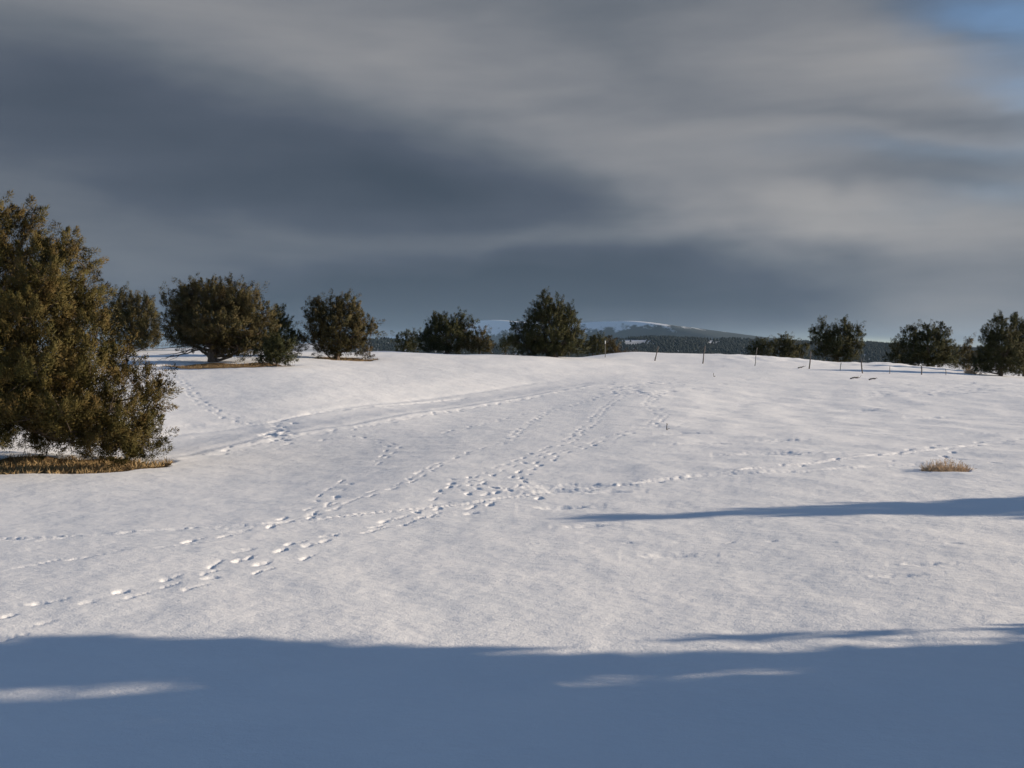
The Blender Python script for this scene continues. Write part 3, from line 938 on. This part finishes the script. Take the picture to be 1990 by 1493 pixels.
EDGE = [(-300, 1236), (0, 1243), (300, 1249), (600, 1262), (900, 1271), (1200, 1276), (1500, 1276), (1800, 1266), (1990, 1258), (2300, 1250)]
for cx_, cy_, lab in ((11.5, 7.7, 'dense juniper outside the right of the frame shading the foreground'), (12.6, 3.9, 'dense juniper outside the frame, behind the one shading the foreground')):
    b = np.array([cx_, cy_, snow_z(cx_, cy_)])
    lobes = []
    for k in range(40):
        z = random.uniform(0.3, 6.0); a = random.uniform(0, 6.28)
        rr = (1.9 if z < 5.0 else 1.3)
        lobes.append((rr * math.cos(a) * 0.62, rr * math.sin(a) * 0.8, z, 0.85, 0.85, 0.75))
    lobes += [(0, 0, z, 1.3, 1.9, 0.9) for z in (0.8, 1.8, 2.8, 3.8, 4.8)]
    tree('juniper_tree', b, lobes, leaf_far, lab, None, 2.5, 0.22, dens=6, per=26, tuft=0.45, L=0.30, W=0.10, limb=0.12, holes=cast_holes)
# slender tree whose shadow reaches across the right half
tipp = ground_px(1110, 1012); rgt = ground_px(1990, 978)
sx0 = 19.0
s_ = np.array(sun_vec)
topz = (tipp + s_ * ((sx0 - tipp[0]) / s_[0]))
b = np.array([sx0, topz[1], snow_z(sx0, topz[1])])
H_ = topz[2] - b[2]
lobes = [(0, 0, H_ * 0.94, 0.12, 0.12, H_ * 0.06), (0, 0.03, H_ * 0.84, 0.28, 0.28, H_ * 0.09), (0, 0.05, H_ * 0.72, 0.6, 0.62, H_ * 0.1), (0, 0.05, H_ * 0.6, 0.8, 0.86, H_ * 0.12), (0, 0.1, H_ * 0.47, 1.0, 1.1, H_ * 0.13), (0, 0.1, H_ * 0.33, 1.1, 1.2, H_ * 0.13), (0, 0, H_ * 0.18, 1.1, 1.2, H_ * 0.13)]
tree('juniper_tree', b, lobes, leaf_far, 'slender pointed juniper outside the right of the frame casting the long narrow shadow', None, 2.6, 0.14, dens=16, per=50, tuft=0.28, L=0.16, W=0.035)

# ------------------------------------------------------------------ bare ground and dead grass in the wells
def well_fill(w, label_s, label_g, nb, blade):
    cx, cy, ax, ay, dep, ang = w
    k, m = 48, 9
    V = [(0, 0, 0)]
    for i in range(1, m + 1):
        for j in range(k):
            th = 2 * math.pi * j / k
            e = 0.90 * i / m * (1 + 0.05 * math.sin(5 * th + cx))
            V.append((ax * e * math.cos(th), ay * e * math.sin(th), 0))
    V = np.array(V)
    z0 = np.array([snow_z(cx + v[0], cy + v[1]) for v in V])
    V[:, 2] = z0 + 0.02 + 0.02 * rng.random(len(V)) - z0[0]
    Fc = [(0, 1 + j, 1 + (j + 1) % k) for j in range(k)]
    for i in range(m - 1):
        for j in range(k):
            a = 1 + i * k + j; b2 = 1 + i * k + (j + 1) % k
            Fc.append((a, a + k, b2 + k, b2))
    me = bpy.data.meshes.new('bare_ground'); me.from_pydata([tuple(v) for v in V], [], Fc)
    for p in me.polygons: p.use_smooth = True
    o = link('bare_ground', me, soil, None, (cx, cy, z0[0]))
    tag(o, label_s, 'ground', kind='structure')
    th = rng.uniform(0, 2 * math.pi, nb); rr = np.sqrt(rng.random(nb)) * 0.92
    x = ax * rr * np.cos(th); y = ay * rr * np.sin(th)
    keep = pnoise(x / 0.5 + cx, y / 0.5 + cy) > -0.12
    x, y = x[keep], y[keep]
    z = np.array([snow_z(cx + a, cy + c) for a, c in zip(x, y)]) - z0[0] + 0.01
    P = np.stack([x, y, z], -1)
    Dr = rng.normal(size=P.shape) * 0.75 + np.array([0, 0, 0.8])
    Dr[:, 2] = np.abs(Dr[:, 2]) + 0.15
    Vv, Fv = sprig_mesh(P, Dr, blade * rng.uniform(0.4, 1.3, len(P)), np.full(len(P), blade * 0.045))
    o = link('dead_grass', fast_mesh('dead_grass', Vv, Fv), straw, None, (cx, cy, z0[0]))
    tag(o, label_g, 'grass', kind='stuff')


well_fill(WELLS[0], 'snow-free brown litter under the large left-edge juniper', 'matted dead grass under the large left-edge juniper', 9000, 0.20)
well_fill(WELLS[1], 'snow-free brown litter under the broad round-topped juniper', 'dead grass under the broad round-topped juniper', 3500, 0.16)
well_fill(WELLS[2], 'snow-free brown litter under the ragged many-pointed juniper', 'dead grass under the ragged many-pointed juniper', 2200, 0.15)

# ------------------------------------------------------------------ dry rabbitbrush in the snow on the right
def dry_bush(name, base, label, w, h, nstem, mat, cat='bush', thick=0.004, up=0.9, flat=1.0):
    root = empty(name, base)
    tag(root, label, cat)
    tb = Tubes()
    P, Dr = [], []
    for i in range(nstem):
        a = random.uniform(0, 6.283); q = random.random() ** 0.6
        x0, y0 = w * 0.5 * q * math.cos(a) * 0.75, w * 0.35 * q * math.sin(a) * flat
        lean = np.array([math.cos(a) * q * 0.55 + random.gauss(0, 0.2), math.sin(a) * q * 0.5 + random.gauss(0, 0.2), up])
        l_ = h * (0.4 + 0.75 * random.random() ** 2) * (1.15 - 0.55 * q)
        e = np.array([x0, y0, -0.03]) + unit(lean) * l_
        pth = limb_path((x0, y0, -0.03), e, -0.05, 5, 0.12)
        tb.tube(pth, np.linspace(thick, thick * 0.4, 5), 3)
        for r_ in range(10):
            t = random.uniform(0.25, 1)
            P.append(pth[0] * (1 - t) + pth[-1] * t)
            Dr.append(unit(lean) + rng.normal(size=3) * 0.55)
    tb.build('stems', mat, root)
    P, Dr = np.array(P), np.array(Dr)
    Vv, Fv = sprig_mesh(P, Dr, h * rng.uniform(0.12, 0.32, len(P)), np.full(len(P), h * 0.011))
    link('twigs', fast_mesh('twigs', Vv, Fv), mat, root)
    return root


q = WELLS[3]
dry_bush('rabbitbrush', (q[0], q[1], snow_z(q[0], q[1]) - 0.01), 'tan dry bush poking out of the open snow on the right', 1.05, 0.28, 520, tan_twig)
q = ground_px(1886, 727); dry_bush('rabbitbrush', (q[0], q[1], snow_z(q[0], q[1])), 'pale frosted bush at the left foot of the nearest right-edge juniper', 0.9, 0.5, 120, tan_twig, thick=0.012)
for i, (col_, Yd, w_, h_, lab) in enumerate(((1205, 100, 1.6, 0.75, 'low brown brush just right of the short brownish crest juniper'), (1232, 101, 1.8, 0.6, 'low brown brush on the skyline midway to the first leaning post'), (1254, 102, 1.5, 0.5, 'low brown brush nearest the first leaning post on the skyline'))):
    b = grounded(col_, Yd)
    dry_bush('brush', b, lab, w_, h_ + 0.35, 90, brushm, thick=0.015)


# ------------------------------------------------------------------ fence posts along the crest
def post(px, ytop, ybot, xtop, kind, label):
    q = ground_px(px, ybot - 1)
    q[2] = snow_z(q[0], q[1])
    s = q[1] / F
    h = max(0.25, (ybot - ytop) * s)
    lean = (xtop - px) * s
    root = empty('wooden_post' if kind == 'wood' else 'steel_post', tuple(q))
    tag(root, label, 'fence post', 'old fence posts along the crest')
    tb = Tubes()
    m = 7
    pts = np.stack([np.linspace(-lean * 0.3, lean, m) + rng.normal(0, 0.008, m), rng.normal(0, 0.008, m), np.linspace(-0.3, h, m)], -1)
    if kind == 'wood':
        tb.tube(pts, np.linspace(0.048, 0.036, m) * rng.uniform(0.9, 1.1, m), 9, 0.12)
        tb.build('shaft', post_wood, root)
        st = Tubes(); st.tube([(pts[-2][0] - 0.09, 0, h * 0.78), (pts[-2][0] + 0.09, 0, h * 0.78)], [0.012, 0.012], 5); st.build('staple', steel, root)
    else:
        tb.tube(pts, np.full(m, 0.017), 5)
        # T-post flange and studs
        for zz in np.linspace(0.15, h * 0.9, 7):
            xx = np.interp(zz, pts[:, 2], pts[:, 0])
            tb.tube([(xx - 0.01, -0.02, zz), (xx - 0.01, -0.05, zz)], [0.014, 0.012], 4)
        tb.tube(pts + np.array([0.025, 0.02, 0]), np.full(m, 0.012), 4)
        tb.build('shaft', steel, root)
        if kind == 'tip':
            c = Tubes(); c.tube([(pts[-1][0], 0, h - 0.22), (pts[-1][0] + 0.004, 0, h - 0.1), (pts[-1][0], 0, h + 0.02)], [0.03, 0.04, 0.025], 7); c.build('white_tip', white_cap, root)


POSTS = [(1176, 664, 696, 1176, 'tip', 'thin post with a bright white tip, leftmost of the fence'),
         (1273, 675, 703, 1279, 'wood', 'wooden post leaning right, next right of the white-tipped thin post'),
         (1366, 674, 708, 1370, 'wood', 'slim upright wooden post, second wooden one from the left'),
         (1467, 677, 713, 1471, 'steel', 'thin leaning steel post in front of the low rounded juniper'),
         (1573, 684, 718, 1575, 'wood', 'dark wooden post at the left edge of the wide spreading juniper'),
         (1632, 706, 721, 1634, 'steel', 'short thin post below the wide spreading juniper'),
         (1676, 698, 726, 1673, 'wood', 'wooden post leaning left in front of the valley gap'),
         (1729, 712, 727, 1729, 'steel', 'short thin post just right of the left-leaning wooden one'),
         (1791, 712, 729, 1791, 'wood', 'short stubby wooden post below the dome-topped right juniper'),
         (1838, 718, 730, 1838, 'steel', 'rightmost thin post, a faint stub near the right-edge trees')]
for p in POSTS: post(*p)

# dry stalks and fallen wood in the snow
def stalk(px, py, h, lean, label):
    q = ground_px(px, py); z = snow_z(q[0], q[1])
    root = empty('dry_stalk', (q[0], q[1], z)); tag(root, label, 'stalk')
    tb = Tubes()
    tb.tube(limb_path((0, 0, -0.05), (lean, 0, h), 0, 6, 0.05), np.linspace(0.018, 0.009, 6), 6)
    tb.build('stem', deadwood, root)
    tb = Tubes(); tb.tube(limb_path((0.0, 0, 0.02), (0.09, 0.03, 0.05), 0, 4, 0.05), np.linspace(0.012, 0.006, 4), 5)
    tb.build('side_twig', deadwood, root)
    tb = Tubes(); tb.tube(limb_path((lean * 0.7, 0, h * 0.7), (lean * 0.7 + 0.03, 0.02, h * 0.85), 0, 4, 0.05), np.linspace(0.008, 0.004, 4), 5)
    tb.build('side_twig', deadwood, root)


stalk(1296, 836, 0.20, 0.0, 'short dark stalk standing alone in the open snow right of centre')
stalk(1388, 733, 0.24, -0.06, 'thin leaning twig in the snow below the slim upright post')


def fallen(px, py, ln, label):
    q = ground_px(px, py); z = snow_z(q[0], q[1])
    root = empty('fallen_branch', (q[0], q[1], z)); tag(root, label, 'branch')
    tb = Tubes()
    tb.tube(limb_path((-ln / 2, 0, 0.03), (ln / 2, 0.1, 0.10), -0.06, 7, 0.05), np.linspace(0.045, 0.02, 7), 7, 0.2)
    tb.build('limb', deadwood, root)
    tb = Tubes()
    for k in range(5):
        x = random.uniform(-0.3, 0.4) * ln
        tb.tube(limb_path((x, 0, 0.06), (x + random.uniform(0.1, 0.35), random.uniform(-0.3, 0.3), random.uniform(0.08, 0.22)), 0, 5, 0.1), np.linspace(0.022, 0.008, 5), 5)
    tb.build('twigs', deadwood, root)


fallen(1660, 737, 0.45, 'dark fallen branch lying on the snow below the left-leaning post')
fallen(1694, 739, 0.28, 'smaller fallen branch just right of the longer one below the left-leaning post')
fallen(1556, 716, 0.35, 'dark piece of wood in the snow just left of the dark wooden post')


# ------------------------------------------------------------------ distant country
def ridge_mesh(name, dist, depth, prof, mat, nx=220, ny=40, rough=6.0, seed=0, front=0.6, oblique=0.0, pivot=1150, cr=1.15):
    """a rounded ridge; prof: [(px, py)] of the skyline. With oblique > 0 the crest comes nearer towards the right."""
    pr = np.array(prof, float)
    cols = np.linspace(pr[0, 0], pr[-1, 0], nx)
    rows = np.interp(cols, pr[:, 0], pr[:, 1])
    ker = np.hanning(9); ker /= ker.sum()
    rows = np.convolve(np.pad(rows, 4, mode='edge'), ker, 'valid')
    uu = (cols - CX) / F
    up_ = (pivot - CX) / F
    yc = (dist + oblique * up_ * dist) / (1 + oblique * uu)
    xc = uu * yc
    top = EYE + (690 - rows) / F * yc
    t = np.linspace(-1, 1, ny)
    nn = math.hypot(oblique, 1)
    Tg = t[:, None] + 0 * xc[None]
    w = np.where(Tg < 0, depth * front, depth)
    Xg = xc[None] + Tg * w * oblique / nn
    Yg = yc[None] + Tg * w / nn
    base = VALLEY - 4
    shape = np.where(Tg < 0, (1 - np.maximum(-Tg, 0) ** cr), (1 - np.maximum(Tg, 0) ** 1.0))
    sx = np.cumsum(np.concatenate([[0], np.hypot(np.diff(xc), np.diff(yc))]))[None] + 0 * Tg
    spur = pnoise(sx / (depth * 0.22) + seed, Tg * 1.2 + seed) + 0.5 * pnoise(sx / (depth * 0.1) + seed, Tg * 2.4 + 7 + seed)
    Z = base + (top[None] - base) * np.clip(shape, 0, 1) + rough * spur * np.clip(1 - np.abs(Tg), 0, 1) * np.clip(np.abs(Tg) * 4, 0, 1)
    V = np.stack([Xg, Yg, Z], -1).reshape(-1, 3)
    I = np.arange(nx * ny).reshape(ny, nx)
    Q = np.stack([I[:-1, :-1].ravel(), I[:-1, 1:].ravel(), I[1:, 1:].ravel(), I[1:, :-1].ravel()], -1)
    o = link(name, fast_mesh(name, V, Q, True), mat)
    return o, cols, Xg, Yg, Z


# mountain: wind-scoured snow over rock and sparse timber, forest thickening below
mount, T, bs = mat_new('mountain_snow')
gi = T.add('ShaderNodeNewGeometry')
sp = T.add('ShaderNodeSeparateXYZ'); T.l.new(gi.outputs['Position'], sp.inputs[0])
st = T.noise(T.mapping(gi.outputs['Position'], (1, 0.25, 1), rot=(0, R(30), 0)), 0.011, 6.0, 0.65)
f2 = T.noise(T.mapping(gi.outputs['Position'], (1, 0.35, 1)), 0.0035, 4.0, 0.6)
hgt = T.smooth(sp.outputs[2], 90, 300, 1.0, 0.0)
fm = T.m('ADD', T.m('MULTIPLY', hgt, 0.55), T.m('ADD', T.m('MULTIPLY', st.outputs[0], 0.95), T.m('MULTIPLY', f2.outputs[0], 0.35)))
forest_mask = T.smooth(fm, 0.74, 0.90)
T.l.new(T.mix(forest_mask, (0.74, 0.76, 0.80), (0.035, 0.045, 0.05)), bs.inputs['Base Color'])
bs.inputs['Roughness'].default_value = 0.9
bs.inputs['Specular IOR Level'].default_value = 0.1
o, *_ = ridge_mesh('mountain', 9000, 2600, [(300, 690), (500, 672), (700, 660), (830, 645), (900, 626), (925, 621), (960, 620), (1010, 625), (1060, 628), (1120, 626), (1170, 623), (1220, 622), (1260, 626), (1300, 633), (1340, 643), (1380, 653), (1450, 659), (1600, 664), (1720, 668), (1900, 675), (2200, 690)], mount, 300, 46, 12, 3, 0.27, 2.8, cr=0.92)
tag(o, 'broad snowy mountain behind the forested ridge', 'mountain', kind='structure')

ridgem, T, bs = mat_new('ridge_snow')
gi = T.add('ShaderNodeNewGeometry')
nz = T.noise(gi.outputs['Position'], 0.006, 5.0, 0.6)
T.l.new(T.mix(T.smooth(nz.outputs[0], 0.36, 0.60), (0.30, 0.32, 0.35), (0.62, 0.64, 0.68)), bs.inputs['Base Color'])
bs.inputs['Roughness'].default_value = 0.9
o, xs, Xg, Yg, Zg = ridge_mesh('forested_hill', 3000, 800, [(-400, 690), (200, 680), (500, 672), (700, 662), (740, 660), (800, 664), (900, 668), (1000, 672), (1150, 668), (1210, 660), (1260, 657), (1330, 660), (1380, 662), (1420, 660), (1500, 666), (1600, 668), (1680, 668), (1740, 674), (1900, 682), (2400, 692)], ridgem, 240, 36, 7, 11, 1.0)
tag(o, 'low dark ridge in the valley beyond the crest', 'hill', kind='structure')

# its forest reads as one mass
NTR = 15000
fi = rng.uniform(0, Zg.shape[0] - 1.001, NTR * 7) * 0.58
fj = rng.uniform(0, Zg.shape[1] - 1.001, NTR * 7)
i0, j0 = fi.astype(int), fj.astype(int); u, v = fi - i0, fj - j0
bil = lambda G: (G[i0, j0] * (1 - u) + G[i0 + 1, j0] * u) * (1 - v) + (G[i0, j0 + 1] * (1 - u) + G[i0 + 1, j0 + 1] * u) * v
tx, ty, tz = bil(Xg), bil(Yg), bil(Zg)
colpx = CX + tx / ty * F
rowpx = 690 - (tz - EYE) / ty * F
mask = pnoise(tx / 150 + 3, ty / 240) + 0.5 * pnoise(tx / 60, ty / 90 + 5)
keep = mask > -0.9
keep &= ~((np.abs(colpx - 1238) < 28 + 8 * rng.normal(size=len(tx))) & (np.abs(rowpx - 667) < 6))
keep &= ~((np.abs(colpx - 1385) < 13) & (rowpx < 672) & (rng.random(len(tx)) < 0.85))
keep &= ~((colpx < 1100) & (rng.random(len(tx)) < 0.55))
keep &= (colpx > 640) & (colpx < 2050)
idx = np.nonzero(keep)[0][:NTR]
tx, ty, tz = tx[idx], ty[idx], tz[idx]
N = len(tx)
hh = rng.uniform(6, 12, N); ww = hh * rng.uniform(0.38, 0.62, N)
k = 5
ang = np.linspace(0, 2 * math.pi, k, endpoint=False)
V = np.zeros((N, 2 * k + 2, 3))
for lv, (zb, zt, wr) in enumerate(((0.05, 0.65, 1.0), (0.42, 1.0, 0.68))):
    for j in range(k):
        V[:, lv * (k + 1) + j] = np.stack([tx + ww * wr * np.cos(ang[j] + hh), ty + ww * wr * np.sin(ang[j] + hh), tz + hh * zb], -1)
    V[:, lv * (k + 1) + k] = np.stack([tx, ty, tz + hh * zt], -1)
Fc = []
for lv in range(2):
    for j in range(k):
        Fc.append((lv * (k + 1) + j, lv * (k + 1) + (j + 1) % k, lv * (k + 1) + k))
Fc = (np.array(Fc)[None] + (np.arange(N) * (2 * k + 2))[:, None, None]).reshape(-1, 3)
conifer = foliage_mat('far_conifer', [(0.2, (0.012, 0.018, 0.018)), (0.5, (0.018, 0.025, 0.024)), (0.85, (0.028, 0.034, 0.03))])  # foliage colour darkened to stand in for cloud shade over the ridge
o = link('far_forest', fast_mesh('far_forest', V.reshape(-1, 3), Fc), conifer)
tag(o, 'dark conifer forest covering the low ridge far beyond the crest', 'forest', kind='stuff')

# ------------------------------------------------------------------ haze
hz, T, bs = mat_new('haze_air')
hz.node_tree.nodes.remove(bs)
pv = T.add('ShaderNodeVolumePrincipled')
pv.inputs['Color'].default_value = (0.52, 0.76, 1.0, 1)
pv.inputs['Density'].default_value = 1.8e-5
outn = [x for x in hz.node_tree.nodes if x.type == 'OUTPUT_MATERIAL'][0]
hz.node_tree.links.new(pv.outputs[0], outn.inputs['Volume'])
bm = bmesh.new()
bmesh.ops.create_cube(bm, size=1.0)
for v_ in bm.verts:
    v_.co.x *= 42000; v_.co.y *= 42000
    v_.co.z = (VALLEY - 8) if v_.co.z < 0 else 420.0
me = bpy.data.meshes.new('haze'); bm.to_mesh(me); bm.free()
o = link('haze', me, hz)
tag(o, 'thin blue winter haze filling the air over the valley', 'haze', kind='stuff')
